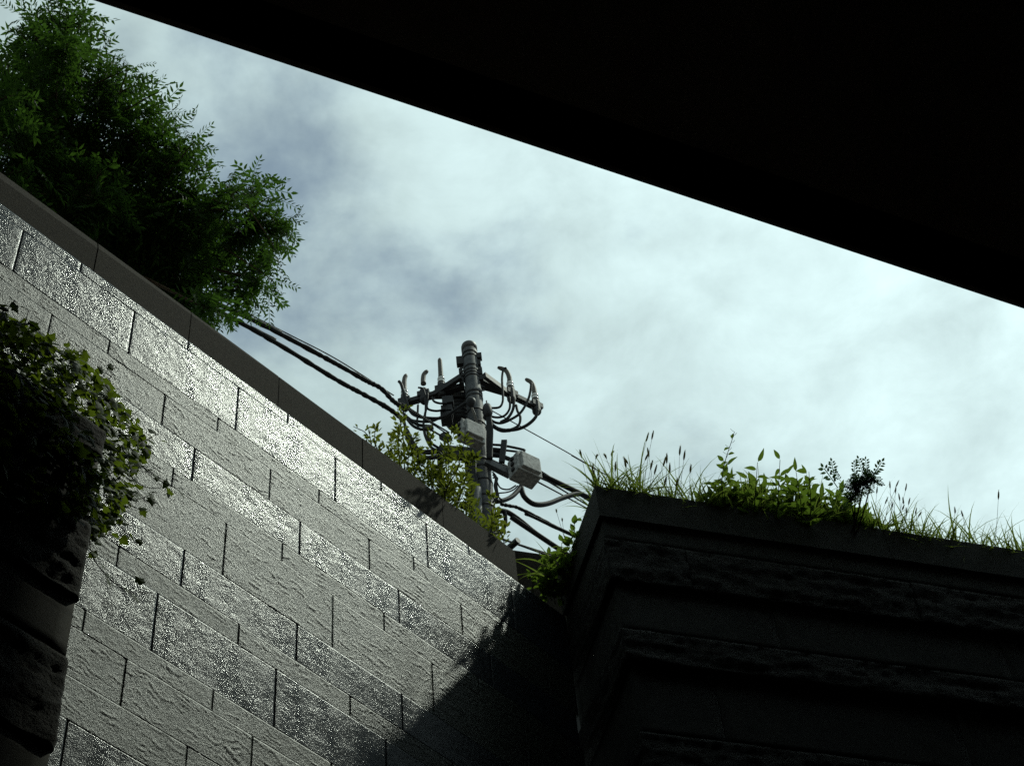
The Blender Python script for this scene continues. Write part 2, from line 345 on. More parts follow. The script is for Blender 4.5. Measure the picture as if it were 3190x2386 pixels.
# coping stones, with a bevel along the top that tapers away
CJ = [(-1.9 + 1.062 * i) for i in range(4)] + [2.52, 3.58, 4.64, 5.70, 6.765, 7.835, 8.92, 9.98]
for i in range(len(CJ) - 1):
    u0, u1 = CJ[i] * K + .0025, CJ[i + 1] * K - .0025; zb, zt = 13.47 * K + .003, 13.97 * K
    bev = lambda u: max(0.0, .125 * (1 - u / 3.7)) ; V = []
    for u in (u0, u1):
        bv = bev(u); V += [(u, .010, zb), (u, .42, zb), (u, .42, zt + .0), (u, .010 + bv * .18 + .002, zt), (u, .010, zt - bv - .004)]
    mb = MB(); mb.add(V, [(0, 1, 2, 3, 4), (9, 8, 7, 6, 5), (0, 5, 6, 1), (1, 6, 7, 2), (2, 7, 8, 3), (3, 8, 9, 4), (4, 9, 5, 0)])
    me = mb.mesh('coping_stone', M_COPING); link('coping_stone', me, lw, WFR @ Matrix.Translation((0, .0008 * (i % 3), 0)))

# planter on the right: dressed and split bands, front face and the short return to the wall
pw = thing('planter_wall', 'shaded dark planter wall of smooth and rough stone bands, right of the recess', 'wall', plan(A2, 0))
FFR = frame(FAZ, np.array(plan(A_, EYE[2]))); SFR = Matrix.Translation(plan(A_, EYE[2])) @ Matrix.Rotation(math.radians(-FAZ), 4, 'Z')
BANDS = [(6.712, 6.866, 0, .012), (6.43, 6.712, 1, 0), (6.11, 6.43, 0, .030), (5.91, 6.11, 1, .012), (5.49, 5.91, 0, .045), (5.22, 5.49, 1, .028), (4.80, 5.22, 0, .06), (4.5, 4.8, 1, .04)]
for bi, (z0, z1, rg, back) in enumerate(BANDS):
    h = z1 - z0; kd, mt, am = ('crag', M_DARKR, .020) if rg else ('smooth', M_DARK, .0015); cl = .016 if rg else .05
    v2 = [block_mesh('block', 1.2, h, .2, mt, am, 9000 + bi * 10 + q, kd, joint=.0015, cell=cl, edge=.0) for q in range(3)]
    offs = (bi * .41) % 1.2
    first = block_mesh('block', offs - back, h, .2, mt, am, 9500 + bi, kd, joint=.0015, cell=cl, edge=.0) if offs - back > .1 else None
    if first: link('block', first, pw, FFR @ Matrix.Translation((back, back, z0)))
    start = offs if first else back
    for q in range(10): link('block', v2[(q + bi) % 3], pw, FFR @ Matrix.Translation((start + q * 1.2, back, z0)))
    sd = block_mesh('block', .75 - back, h, .2, mt, am, 9700 + bi, kd, joint=.0015, cell=cl, edge=.0)
    link('block', sd, pw, SFR @ Matrix.Translation((-.75, back, z0)))
m = MB(); m.box((6.585, .46, 2.63), (13.03, .78, 8.46)); link('wall_core', m.mesh('wall_core', M_DARK), pw, FFR)
for q in range(8):
    x0, x1 = q * 1.55 + (0.0 if q else -.012) + (.002 if q else 0), (q + 1) * 1.55 - .002
    m = MB(); m.box(((x0 + x1) / 2, .17, 6.978), (x1 - x0, .364, .224)); link('coping_stone', m.mesh('coping_stone', M_DARK), pw, FFR)
m = MB(); m.box((.17, .52, 6.978), (.364, .33, .224)); link('coping_stone', m.mesh('coping_stone', M_DARK), pw, FFR)
m = MB(); m.box((6.6, 1.35, 6.98), (12.6, 1.9, .10)); bed = link('planter_soil', m.mesh('planter_soil', M_SOIL), None, FFR); bed['kind'] = 'structure'
# low parapet seen across the recess
bp0, bp1 = at_z(1590, 1712, 7.5), at_z(1830, 1746, 7.5); d = bp1 - bp0; d /= np.linalg.norm(d); nn = np.array([-d[1], d[0], 0])
m = MB(); m.box((bp0 + bp1) / 2 + d * .3 + nn * .1 + np.array([0, 0, -.45]), (1.6, .2, .9), (d, nn, (0, 0, 1)))
pp = m.build('parapet', M_COPING); tag(pp, 'low dark parapet behind the green plants in the wall recess', 'wall')
m = MB(); pa, pb = at_dist(1573, 1718, 10.2), at_dist(1614, 1682, 10.15); m.tube([pa - (pb - pa) * 2, pa, pb], .019, 12)
tag(m.build('pipe', M_STEEL), 'short grey pipe end poking up behind the end of the coping', 'pipe')

# ivy-covered pier standing in front of the wall, in the deck's shade
PD = 3.40; PU = 2.12
pier = thing('stone_pier', 'dark shaded stone pier with smooth and rough bands, capped with ivy, lower left corner', 'pier', plan(wall_pt(1.2, PD, 0), 0))
PFR = frame(WAZ, wall_pt(0, PD, 0)); PTOP = float(on_wall(290, 1330, PD)[2] - EYE[2])
zs = [2.4, 2.9, 3.17, 3.53, 3.87, 4.12, 4.45, 4.78, PTOP]
for bi in range(len(zs) - 1):
    rg = (bi % 2 == 1); z0, z1 = zs[bi], zs[bi + 1]; out = .012 if rg else 0
    kd, mt, am = ('crag', M_PIERR, .016) if rg else ('smooth', M_PIER, .0015)
    for q in range(4):
        a, b = PU - (q + 1) * .95, PU - q * .95
        me = block_mesh('block', b - a + (out if q == 0 else 0), z1 - z0, .3, mt, am, 7000 + bi * 10 + q, kd, joint=.001, cell=.014 if rg else .05, edge=0.012 if rg else 0)
        link('block', me, pier, PFR @ Matrix.Translation((a, -out, z0)))
m = MB(); m.box((PU - 1.9, .33, (PTOP - 1.6) / 2), (3.79, .62, PTOP + 1.6)); link('pier_core', m.mesh('pier_core', M_PIER), pier, PFR)

# ---------------------------------------------------------------- leaves
def lens_leaf(L, W, bend=.15, fold=.2, n=4, petiole=0.0):
    """one pointed leaf along +X, normal +Z"""
    V, F = [], []
    for i in range(n + 1):
        t = i / n; w = W * .5 * (math.sin(math.pi * min(1, t * .96 + .04) ** .8) if 0 < i < n else 0.02); x = petiole + L * t; z = -bend * L * t * t
        V += [(x, -w, z + w * fold), (x, 0, z), (x, w, z + w * fold)]
    for i in range(n):
        a = i * 3; F += [(a, a + 3, a + 4, a + 1), (a + 1, a + 4, a + 5, a + 2)]
    return np.array(V), F
def ivy_leaf(L, rng):
    pts = [(0, 0), (.10, .36), (.34, .30), (.46, .50), (.60, .24), (1.0, 0), (.60, -.24), (.46, -.50), (.34, -.30), (.10, -.36)]
    V = [(.32 * L, 0, .03 * L)] + [(x * L + rng.normal() * .02 * L, y * L * (1 + rng.normal() * .06), -.18 * L * (x - .3) ** 2 - .1 * abs(y) * L) for x, y in pts]
    V.append((-.25 * L, 0, -.1 * L)); F = [(0, i, i + 1) for i in range(1, 10)] + [(0, 10, 1)]
    return np.array(V), F
def pinnate(L, pairs, lw, ll, droop, rng, leaflet_n=3):
    V, F = [], []; n0 = 0
    def put(v, f):
        nonlocal n0
        V.append(v); F.extend([tuple(i + n0 for i in q) for q in f]); n0 += len(v)
    def rach(t): return np.array([L * t * (1 - .15 * droop * t), 0, -droop * L * t * t * .6])
    ts = np.linspace(0, 1, 5)
    for i in range(4):
        a, b = rach(ts[i]), rach(ts[i + 1]); put(np.array([a + (0, .0018, 0), a - (0, .0018, 0), b - (0, .0018, 0), b + (0, .0018, 0)]), [(0, 1, 2, 3)])
    items = [(.24 + .70 * i / max(1, pairs - 1), s) for i in range(pairs) for s in (-1, 1)] + [(1.0, 0)]
    for t, s in items:
        l = ll * (1 + rng.normal() * .1) * (1.0 - .25 * abs(t - .55)); v, f = lens_leaf(l, lw * (1 + rng.normal() * .1), .25, .25, leaflet_n, .004)
        ang = s * math.radians(62 + rng.normal() * 9); c, si = math.cos(ang), math.sin(ang)
        tilt = rng.normal() * .3; ct, st = math.cos(tilt), math.sin(tilt)
        v = v @ np.array([[1, 0, 0], [0, ct, st], [0, -st, ct]]); v = v @ np.array([[c, si, 0], [-si, c, 0], [0, 0, 1]])
        dz = -.35 * abs(v[:, 1]); v = v + np.stack([0 * dz, 0 * dz, dz], -1); put(v + rach(t), f)
    return np.concatenate(V), F
def variants(fn, n, name, mat):
    out = []
    for q in range(n):
        v, f = fn(np.random.default_rng(300 + q)); mb = MB(); mb.add(v, f); out.append((mb.mesh(name, mat), v, f))
    return out
def scatter(parent, items, var, maxobj, mat, name='leaf', rest='foliage'):
    """items: (3x3 rows = axes, position, scale); the first maxobj become leaf objects, the rest one joined part"""
    for i, (R, p, s) in enumerate(items[:maxobj]):
        me = var[i % len(var)][0]; link(name, me, parent, mat4([r * s for r in R], p))
    if len(items) > maxobj:
        mb = MB()
        for i, (R, p, s) in enumerate(items[maxobj:]):
            me, v, f = var[i % len(var)]; mb.add(v @ np.array(R) * s + p, f)
        o = mb.build(rest, mat, parent); o['kind'] = 'stuff'
def jitter_dir(d, amt): v = np.asarray(d, float) + RNG.normal(size=3) * amt; return v / np.linalg.norm(v)
def in_frame(p):
    v = np.asarray(p) - EYE; z = v @ FW
    if z <= 0: return False
    x, y = CX + FPX * (v @ RT) / z, CY - FPX * (v @ UP) / z; return -40 < x < 3230 and -40 < y < 2430
def vis_sort(items):
    return sorted(items, key=lambda it: (0 if in_frame(it[1]) else 1, float(np.linalg.norm(it[1] - EYE))))

# ---- street tree behind the wall, upper left
TD = 13.0
tb = np.array(plan(at_dist(120, 860, 12.6), STREET))
tree = thing('street_tree', 'dark green ash-like tree with feathery compound leaves rising behind the wall, upper left', 'tree', tb)
CL = [(215, 70, 80, 60), (125, 140, 90, 110), (60, 330, 160, 190), (250, 260, 135, 190), (345, 300, 80, 60), (390, 430, 130, 170), (480, 370, 85, 60), (300, 480, 150, 200),
      (505, 520, 95, 110), (560, 480, 60, 40), (430, 640, 150, 220), (600, 600, 70, 60), (590, 690, 110, 160), (700, 650, 75, 80), (790, 600, 60, 55), (715, 590, 40, 24), (640, 820, 115, 160), (760, 730, 95, 120), (810, 690, 70, 70),
      (865, 695, 50, 30), (825, 790, 55, 50), (805, 870, 50, 40), (740, 880, 85, 90), (640, 960, 60, 50), (200, 600, 190, 260), (430, 800, 140, 190), (540, 860, 110, 130), (120, 760, 180, 200), (300, 700, 150, 190), (-40, 330, 150, 120), (-40, 560, 230, 170),
      (-300, 420, 230, 140), (-330, 600, 280, 140), (-650, 400, 300, 120), (-350, 900, 260, 90), (560, 750, 120, 140), (480, 930, 110, 120), (350, 880, 110, 100), (150, 480, 150, 200), (280, 620, 130, 200), (400, 740, 120, 200), (520, 820, 100, 160), (600, 900, 80, 110), (60, 480, 160, 160), (200, 400, 150, 180), (330, 560, 130, 160), (660, 740, 100, 130), (500, 680, 110, 150), (180, 160, 90, 90), (120, 240, 120, 130)]
TV = variants(lambda r: pinnate(.26, 6, .019, .052, .7, r), 6, 'leaf', M_TREE)
items = []; twigs = MB(); limbs = MB(); fork = at_dist(120, 860, 12.6); cents = []
for (x, y, r, n) in CL:
    dist = TD + RNG.normal() * .5; c = at_dist(x, y, dist); rad = .86 * r / FPX * dist; cents.append((c, rad))
    for _ in range(int(n * (.62 if x < 580 else .40))):
        d = RNG.normal(size=3); d /= np.linalg.norm(d); q = c + d * rad * RNG.random() ** .42 * np.array([1, 1, .95]) * RNG.uniform(.8, 1.15)
        out = d * .9 + np.array([0, 0, -.25]) + RNG.normal(size=3) * .45
        R = basis(out, jitter_dir((0, 0, 1), .35)); s = .78 + RNG.random() * .5; items.append((R, q - R[0] * .11 * s, s))
    for _ in range(max(3, n // 14)):
        d = RNG.normal(size=3); d /= np.linalg.norm(d); q = c + d * rad * .9
        twigs.tube(spline([c - d * rad * .2, c + d * rad * .4 + RNG.normal(size=3) * .02, q], 3), np.linspace(.006, .002, 7), 4)
for (c, rad) in cents:
    k = fork + (c - fork) * .45 + np.array([0, 0, .25]); limbs.tube(spline([fork, k, c], 5), np.linspace(.030, .006, 11), 6)
SPRAYS = [(110, 120, 60, 40, 8), (200, 90, 215, 5, 7), (230, 110, 268, 60, 8), (80, 130, 50, 90, 6), (110, 110, 118, 30, 6), (10, 220, 0, 180, 5), (280, 190, 350, 165, 8), (330, 250, 420, 212, 8), (360, 300, 440, 260, 8), (420, 330, 505, 285, 9), (440, 370, 535, 350, 8), (500, 420, 585, 395, 8),
          (520, 460, 600, 470, 8), (590, 540, 650, 520, 8), (660, 620, 715, 560, 8), (700, 630, 770, 575, 8), (770, 640, 835, 570, 9), (790, 650, 850, 610, 7), (810, 712, 908, 690, 12), (810, 690, 865, 660, 8), (820, 720, 855, 775, 7), (790, 800, 845, 820, 8), (780, 830, 858, 885, 9),
          (790, 880, 840, 925, 7), (740, 900, 790, 945, 7), (660, 930, 690, 990, 7), (630, 950, 668, 1005, 6), (720, 870, 760, 930, 7), (860, 760, 885, 720, 6), (560, 500, 610, 440, 7), (380, 270, 400, 215, 7), (160, 60, 140, 20, 6)]
for (x0, y0, x1, y1, nf) in SPRAYS:                       # outer sprays: a twig with leaves hanging off both sides
    dist = TD + RNG.normal() * .25; p, q = at_dist(x0, y0, dist), at_dist(x1, y1, dist - .1); ax = (q - p); L_ = np.linalg.norm(ax); ax /= L_; sd = np.cross(ax, FW); sd /= np.linalg.norm(sd)
    twigs.tube(spline([p - ax * .25, (p + q) / 2 + np.array([0, 0, .02]), q], 4), np.linspace(.006, .002, 9), 4)
    for i in range(nf):
        t = (i + .5) / nf; d = sd * (1 if i % 2 else -1) * (1 - .5 * t) + ax * (.5 + .6 * t) + np.array([0, 0, -.35]) + RNG.normal(size=3) * .22
        R = basis(d, jitter_dir(-FW * .6 + np.array([0, 0, .6]), .35)); items.append((R, p + (q - p) * t, RNG.uniform(.5, .8)))
m = MB(); m.tube(spline([tb, (tb + fork) / 2 + np.array([.05, .02, 0]), fork, fork + np.array([-.15, .1, .5])], 6), np.linspace(.16, .06, 19), 12); m.build('trunk', M_BARK, tree, True)
limbs.build('branches', M_BARK, tree, True, kind='stuff'); twigs.build('twigs', M_BARK, tree, kind='stuff')
scatter(tree, vis_sort(items), TV, 300, M_TREE, 'leaf', 'crown')
# ---- yellow-green shrub above the coping, before the pole
sb = np.array(plan(at_dist(1330, 1560, 9.9), STREET))
shrub = thing('shrub', 'yellow-green small-leaved shrub leaning over the coping in front of the utility pole', 'shrub', sb)
SV = variants(lambda r: lens_leaf(.033, .0135, .2, .3, 3), 3, 'leaf', M_SHRUB)
SPR = [((1190, 1420), (1170, 1330), 26), ((1260, 1450), (1238, 1272), 40), ((1230, 1440), (1215, 1352), 26), ((1300, 1500), (1272, 1262), 60), ((1290, 1480), (1250, 1370), 40), ((1330, 1500), (1265, 1400), 46), ((1340, 1520), (1338, 1330), 56),
       ((1350, 1540), (1310, 1440), 50), ((1400, 1520), (1420, 1335), 85), ((1400, 1500), (1450, 1360), 75), ((1420, 1520), (1400, 1400), 85), ((1430, 1560), (1480, 1420), 75), ((1380, 1570), (1370, 1450), 70), ((1410, 1590), (1440, 1480), 80),
       ((1460, 1640), (1470, 1510), 60), ((1440, 1600), (1400, 1520), 60), ((1490, 1660), (1490, 1560), 56), ((1510, 1680), (1525, 1530), 56), ((1530, 1690), (1540, 1600), 50), ((1350, 1560), (1420, 1520), 50), ((1310, 1500), (1360, 1470), 46), ((1480, 1660), (1450, 1560), 46),
       ((1140, 1400), (1100, 1328), 8), ((1560, 1700), (1535, 1640), 30), ((1500, 1680), (1480, 1620), 40), ((1280, 1470), (1290, 1350), 50), ((1200, 1430), (1190, 1372), 26), ((1245, 1450), (1228, 1400), 34), ((1160, 1400), (1150, 1345), 16), ((1270, 1470), (1240, 1330), 36), ((1320, 1500), (1300, 1400), 46)]
items = []; st = MB()
for (p0, p1, n) in SPR:
    dist = 9.55 + RNG.random() * .5; a, b = at_dist(*p0, dist), at_dist(*p1, dist + RNG.normal() * .08); a = a + (a - b) * .25
    mid = (a + b) / 2 + RNG.normal(size=3) * .03; P = spline([sb + (a - sb) * .15, a + (sb - a) * .4 + RNG.normal(size=3) * .03, a, mid, b], 5); st.tube(P, np.linspace(.006, .0015, len(P)), 4)
    ax = b - a; ax /= np.linalg.norm(ax)
    for i in range(int(n * 1.25)):
        t = RNG.random() ** .8; q = a + (b - a) * t + (mid - (a + b) / 2) * 4 * t * (1 - t); d = RNG.normal(size=3); d -= ax * (d @ ax); d /= np.linalg.norm(d)
        off = .09 * RNG.random() * (1.1 - t); q = q + d * off
        R = basis(d + ax * (.5 + RNG.random() * .9) + RNG.normal(size=3) * .35, jitter_dir((0, 0, 1), .5)); items.append((R, q, .75 + RNG.random() * .6))
st.build('stems', M_VINE, shrub, kind='stuff'); scatter(shrub, vis_sort(items), SV, 300, M_SHRUB)

# ---- ivy
iv = thing('ivy', 'ivy tumbling over the dark pier with trailing shoots across the bright wall', 'ivy', plan(wall_pt(1.6, PD - .02, 0), EYE[2] + PTOP))
IV = variants(lambda r: ivy_leaf(.040, r), 6, 'leaf', M_IVY)
def inpoly(x, y, P):
    c = False
    for i in range(len(P)):
        (x1, y1), (x2, y2) = P[i], P[i - 1]
        if (y1 > y) != (y2 > y) and x < (x2 - x1) * (y - y1) / (y2 - y1) + x1: c = not c
    return c
MASS = [(-120, 900), (-60, 950), (50, 1000), (120, 1025), (235, 1100), (300, 1165), (365, 1235), (410, 1300), (455, 1355), (465, 1400), (440, 1450), (405, 1480), (400, 1560), (375, 1600), (330, 1640), (288, 1690), (285, 1600), (300, 1560), (330, 1480), (300, 1400), (190, 1290), (0, 1190), (-120, 1150)]
INNER = [(-120, 1100), (0, 1150), (190, 1250), (300, 1380), (330, 1480), (290, 1600), (200, 1420), (0, 1330), (-120, 1300)]
items = []
camn = -FW
def ivy_at(x, y, dep, s=1.0, face=.5):
    p = on_wall(x, y, dep)
    if p[2] < EYE[2] + PTOP + .03 and (p - EYE) @ WU < PU + .03: p = on_wall(x, y, PD - RNG.uniform(.04, .14))
    nrm = WN * .9 + np.array([0, 0, .55]) + RNG.normal(size=3) * face
    tipd = np.array([0, 0, -1]) * .7 + WU * RNG.normal() * .7 + WN * .3 + RNG.normal(size=3) * .3
    x_ = tipd - nrm * (tipd @ nrm) / (nrm @ nrm); R = basis(x_, nrm / np.linalg.norm(nrm)); items.append((R, p, s * (.75 + RNG.random() * .65)))
n = 0
while n < 1500:
    x, y = RNG.uniform(-120, 480), RNG.uniform(900, 1700)
    if inpoly(x, y, MASS): ivy_at(x, y, PD + RNG.uniform(-.10, .34) + (.18 if x > 250 else .05)); n += 1
INNER2 = [(-120, 1180), (60, 1240), (210, 1330), (290, 1450), (290, 1640), (200, 1600), (60, 1560), (-120, 1520)]
n = 0
while n < 520:
    x, y = RNG.uniform(-120, 330), RNG.uniform(1150, 1680)
    if inpoly(x, y, INNER2): ivy_at(x, y, PD - RNG.uniform(.03, .12), 1.1); n += 1
n = 0
while n < 300:
    x, y = RNG.uniform(-120, 330), RNG.uniform(1100, 1600)
    if inpoly(x, y, INNER): ivy_at(x, y, PD - RNG.uniform(.02, .12)); n += 1
STEMS = [([(380, 1400), (420, 1435), (470, 1475), (520, 1510), (572, 1523)], 12), ([(395, 1470), (420, 1495), (455, 1517), (500, 1520)], 9), ([(370, 1540), (400, 1553), (440, 1553), (482, 1532)], 9), ([(375, 1550), (410, 1575), (455, 1597)], 5),
         ([(345, 1585), (362, 1620), (385, 1650), (418, 1680)], 7), ([(285, 1640), (279, 1690), (292, 1740), (328, 1788), (370, 1825), (415, 1845), (475, 1845)], 11), ([(300, 1655), (335, 1665), (380, 1668)], 4),
         ([(-20, 1020), (20, 970), (46, 935)], 7), ([(70, 1040), (80, 1000), (90, 965)], 5), ([(190, 1130), (225, 1110), (264, 1085)], 6), ([(300, 1230), (318, 1180), (343, 1140)], 6), ([(305, 1215), (330, 1195), (348, 1165)], 4), ([(370, 1320), (410, 1295), (444, 1268)], 5),
         ([(430, 1385), (465, 1365), (497, 1350)], 5), ([(40, 1600), (80, 1590), (130, 1570), (165, 1545)], 7), ([(5, 1400), (15, 1440), (10, 1500)], 7), ([(60, 1420), (110, 1420), (165, 1405)], 4), ([(300, 1560), (310, 1620), (300, 1680)], 8), ([(330, 1540), (345, 1580), (335, 1625)], 8)]
sm_ = MB()
for pts, nl in STEMS:
    dep = PD + (.25 if pts[-1][0] > 250 else -.06) + RNG.uniform(-.08, .08)
    P = [on_wall(x, y, dep + .03 * math.sin(i)) for i, (x, y) in enumerate(pts)]; S = spline(P, 6); sm_.tube(S, np.linspace(.0026, .0012, len(S)), 5)
    for i in range(nl):
        t = (i + .6) / nl; q = S[min(len(S) - 1, int(t * len(S)))]; nrm = WN * .9 + np.array([0, 0, .4]) + RNG.normal(size=3) * .4
        tipd = np.array([0, 0, -.4]) + RNG.normal(size=3) * .8; x_ = tipd - nrm * (tipd @ nrm) / (nrm @ nrm); R = basis(x_, nrm / np.linalg.norm(nrm))
        items.append((R, q + R[0] * .008 + RNG.normal(size=3) * .014, .65 + RNG.random() * .6))
sm_.build('stems', M_VINE, iv, kind='stuff'); scatter(iv, vis_sort(items), IV, 300, M_IVY)

# ---------------------------------------------------------------- plants on the planter and in the recess
def fpt(s, back, z=6.99): return np.array(plan(A_, EYE[2])) + FU * s - FN * back + np.array([0, 0, z])
def fx(px):                                   # position along the planter front seen at photograph column px
    y = 1519 + (px - 1858) * .1517; p = at_z(px, y, 7.09); return float((p - A_) @ FU)
def blade(mb, base, d, L, W, curve, n=6):
    d = np.asarray(d, float); d /= np.linalg.norm(d); side = np.cross(d, (0, 0, 1))
    if np.linalg.norm(side) < .05: side = RNG.normal(size=3); side[2] = 0
    side /= np.linalg.norm(side); p = np.asarray(base, float).copy(); V = []; h = np.array([d[0], d[1], 0]); h /= np.linalg.norm(h) + 1e-9
    for i in range(n + 1):
        t = i / n; w = W * .5 * min(1, 1.6 * (1 - t) + .04) * (0.6 + .4 * min(1, t * 4)); V += [p - side * w, p + side * w]
        d = d + (h * .5 - np.array([0, 0, 1.0])) * curve / n * (0.4 + 1.2 * t); d /= np.linalg.norm(d); p = p + d * L / n
    mb.add(V, [(2 * i, 2 * i + 1, 2 * i + 3, 2 * i + 2) for i in range(n)])
g = MB()
def grass_run(x0, x1, n, hmin, hmax):
    for _ in range(n):
        px = RNG.uniform(x0, x1); s = fx(px); b = fpt(s, .015 + abs(RNG.normal()) * .07, 7.06)
        d = np.array([0, 0, 1.0]) + RNG.normal(size=3) * .42 + FN * .1; blade(g, b, d, RNG.uniform(hmin, hmax), RNG.choice([RNG.uniform(.002, .004), RNG.uniform(.005, .012)]), RNG.uniform(.3, 2.2))
grass_run(1868, 2260, 360, .10, .27); grass_run(1880, 2260, 60, .25, .36); grass_run(2240, 2760, 360, .10, .30); grass_run(1880, 3200, 260, .22, .40); grass_run(2720, 3230, 420, .10, .27); grass_run(2740, 3230, 70, .22, .34); grass_run(3190, 4200, 500, .12, .30)
for q in range(70):                         # a few hang over the edge
    px = RNG.choice([RNG.uniform(2320, 2480), RNG.uniform(2780, 2900), RNG.uniform(1900, 3190)]); b = fpt(fx(px), -.004, 7.10); blade(g, b, FN * .6 + RNG.normal(size=3) * .4 + np.array([0, 0, .5]), RNG.uniform(.06, .16), .006, 2.6)
o = g.build('grass', M_GRASS); o['kind'] = 'stuff'; o['label'] = 'tangled green grass blades along the top of the right planter'; o['category'] = 'grass'
def seed_head(base, d, L, bend):
    mb = MB(); d = np.asarray(d, float); d /= np.linalg.norm(d); h = np.array([d[0], d[1], 0]) + RNG.normal(size=3) * .2; h[2] = 0; h /= np.linalg.norm(h) + 1e-9; P = [np.asarray(base, float)]; D = [d]
    for i in range(7): d = d + (h * .6 - np.array([0, 0, 1.0])) * bend / 7; d /= np.linalg.norm(d); P.append(P[-1] + d * L / 7); D.append(d)
    r = np.array([.25, .7, .95, 1, .95, .8, .55, .15]) * L * .095; mb.tube(P, r, 6)
    for i in range(46):
        k = int(RNG.integers(0, 7)); t = RNG.random(); p = P[k] * (1 - t) + P[k + 1] * t; o_ = RNG.normal(size=3); o_ -= D[k] * (o_ @ D[k]); o_ /= np.linalg.norm(o_)
        tip = p + o_ * L * .17 + D[k] * L * .12; w = np.cross(o_, D[k]) * .0006; mb.add([p + o_ * r[k] * .6 - w, p + o_ * r[k] * .6 + w, tip], [(0, 1, 2)])
    return mb
def foxtail(tip, base, bend, label, group, L=.055):
    t = thing('foxtail_grass', label, 'grass stalk', base, group); tip, base = np.asarray(tip), np.asarray(base); mid = (tip + base) / 2 + RNG.normal(size=3) * .015 + np.array([0, 0, .02])
    S = spline([base, mid, tip], 6); mb = MB(); mb.tube(S, np.linspace(.0016, .0008, len(S)), 4); mb.build('stem', M_STALK, t)
    seed_head(tip, S[-1] - S[-3], L, bend).build('seed_head', M_HEAD, t)
    for _ in range(2):
        mb = MB(); k = int(RNG.integers(1, 5)); blade(mb, S[k], np.array([0, 0, .6]) + RNG.normal(size=3) * .6, RNG.uniform(.12, .22), .008, RNG.uniform(.8, 2.)); mb.build('leaf', M_GRASS, t)
FOX = [(1812, 1412, 1.0), (1856, 1417, 2.2), (1890, 1416, 2.0), (1905, 1408, 2.2), (1845, 1455, 1.2), (1850, 1465, 1.6), (1862, 1470, .9), (1860, 1492, .8), (1957, 1432, .9), (1951, 1443, .9), (1917, 1455, .5), (2009, 1421, .1), (2022, 1410, .6),
       (2026, 1450, .1), (2065, 1440, -.3), (2077, 1430, -.5), (2117, 1405, -.8), (2130, 1420, .0), (2086, 1460, -.2), (2038, 1464, .1), (2150, 1460, .3), (1870, 1510, 1.8), (2070, 1500, .2), (2105, 1505, 0)]
for (x, y, bd) in FOX:
    tip = at_dist(x, y + 14, 9.42 + RNG.random() * .12); s = fx(max(1880, x + RNG.uniform(10, 60) * (1 if x < 2000 else -.3))); foxtail(tip, fpt(s, .06 + RNG.random() * .15, 7.02), bd, 'foxtail grass stalk with bristly seed head near the left corner of the right planter', 'foxtails near the planter corner')
for (x, y) in ((2013, 1362), (2030, 1356)):
    foxtail(at_dist(x, y + 14, 9.5), fpt(fx(2012), .10, 7.02), .05, 'one of a pair of tall upright foxtail stalks standing high above the planter corner', 'pair of tall foxtails', .05)
FOX2 = [(2773, 1512, .1), (2791, 1507, .05), (2789, 1527, .1), (2820, 1520, -.3), (2757, 1560, .0), (2830, 1562, .1), (2778, 1572, .1), (2803, 1550, -.4), (2823, 1590, 0), (2815, 1560, -.4), (2851, 1592, -.1), (2810, 1580, .2), (2731, 1528, 0), (2975, 1590, -.8), (2860, 1600, .2), (3000, 1600, -.7)]
for (x, y, bd) in FOX2:
    tip = at_dist(x, y + 10, 9.75 + RNG.random() * .12); foxtail(tip, fpt(fx(x + RNG.uniform(-20, 20)), .06 + RNG.random() * .15, 7.02), bd, 'short foxtail grass stalk right of the dark shrub on the planter', 'foxtails right of the dark shrub', .042)
foxtail(at_dist(3110, 1556, 10.0), fpt(fx(3100), .1, 7.02), -.15, 'lone tall foxtail stalk near the right edge of the picture', None, .05)

LV = variants(lambda r: lens_leaf(.088, .032, .35, .25, 5, .006), 4, 'leaf', M_WEED)
OV = variants(lambda r: lens_leaf(.075, .046, .2, .2, 5, .014), 4, 'leaf', M_WEED)
def weed(base, tip, nleaf, var, label, group=None, scale=1.0, cat='weed', name='leafy_weed', lean=.5):
    t = thing(name, label, cat, base, group); base, tip = np.asarray(base), np.asarray(tip); mid = (base + tip) / 2 + RNG.normal(size=3) * .02; S = spline([base, mid, tip], 6)
    mb = MB(); mb.tube(S, np.linspace(.0035, .0014, len(S)), 5); mb.build('stem', M_STALK, t); ph = RNG.random() * 6
    for i in range(nleaf):
        u = .18 + .82 * (i + .5) / nleaf; q = S[min(len(S) - 1, int(u * (len(S) - 1) + .5))]; ph += 2.4; d = np.array([math.cos(ph), math.sin(ph), lean * (.4 + u)]) + RNG.normal(size=3) * .18
        R = basis(d, jitter_dir((0, 0, 1), .25)); link('leaf', var[i % len(var)][0], t, mat4([r * scale * (1.15 - .45 * u) * RNG.uniform(.8, 1.2) for r in R], q))
    return t, S
WL = [('leafy weed with pointed leaves where the clump begins beside the bare flower spike', 'leafy weeds by the flower spike'),
      ('leafy weed with pointed leaves in the thick of the clump midway along the planter', 'leafy weeds mid-clump'), ('leafy weed with pointed leaves crowding the foot of the dark shrub', 'leafy weeds by the dark shrub')]
for q in range(90):
    px = 2215 + q * 5.9 + RNG.uniform(-14, 14); hgt = RNG.uniform(.13, .31) + (.07 if 2450 < px < 2640 else 0); s = fx(px); b = fpt(s, .02 + RNG.random() * .12, 7.05)
    weed(b, b + np.array([0, 0, hgt]) + RNG.normal(size=3) * .05, int(RNG.integers(12, 20)), LV, *WL[0 if px < 2380 else 1 if px < 2570 else 2], RNG.uniform(.8, 1.15))
def tipweed(px0, tip, n, var, label, sc=1.0, dist=9.5, **k): return weed(fpt(fx(px0), .1, 7.02), at_dist(*tip, dist), n, var, label, None, sc, **k)
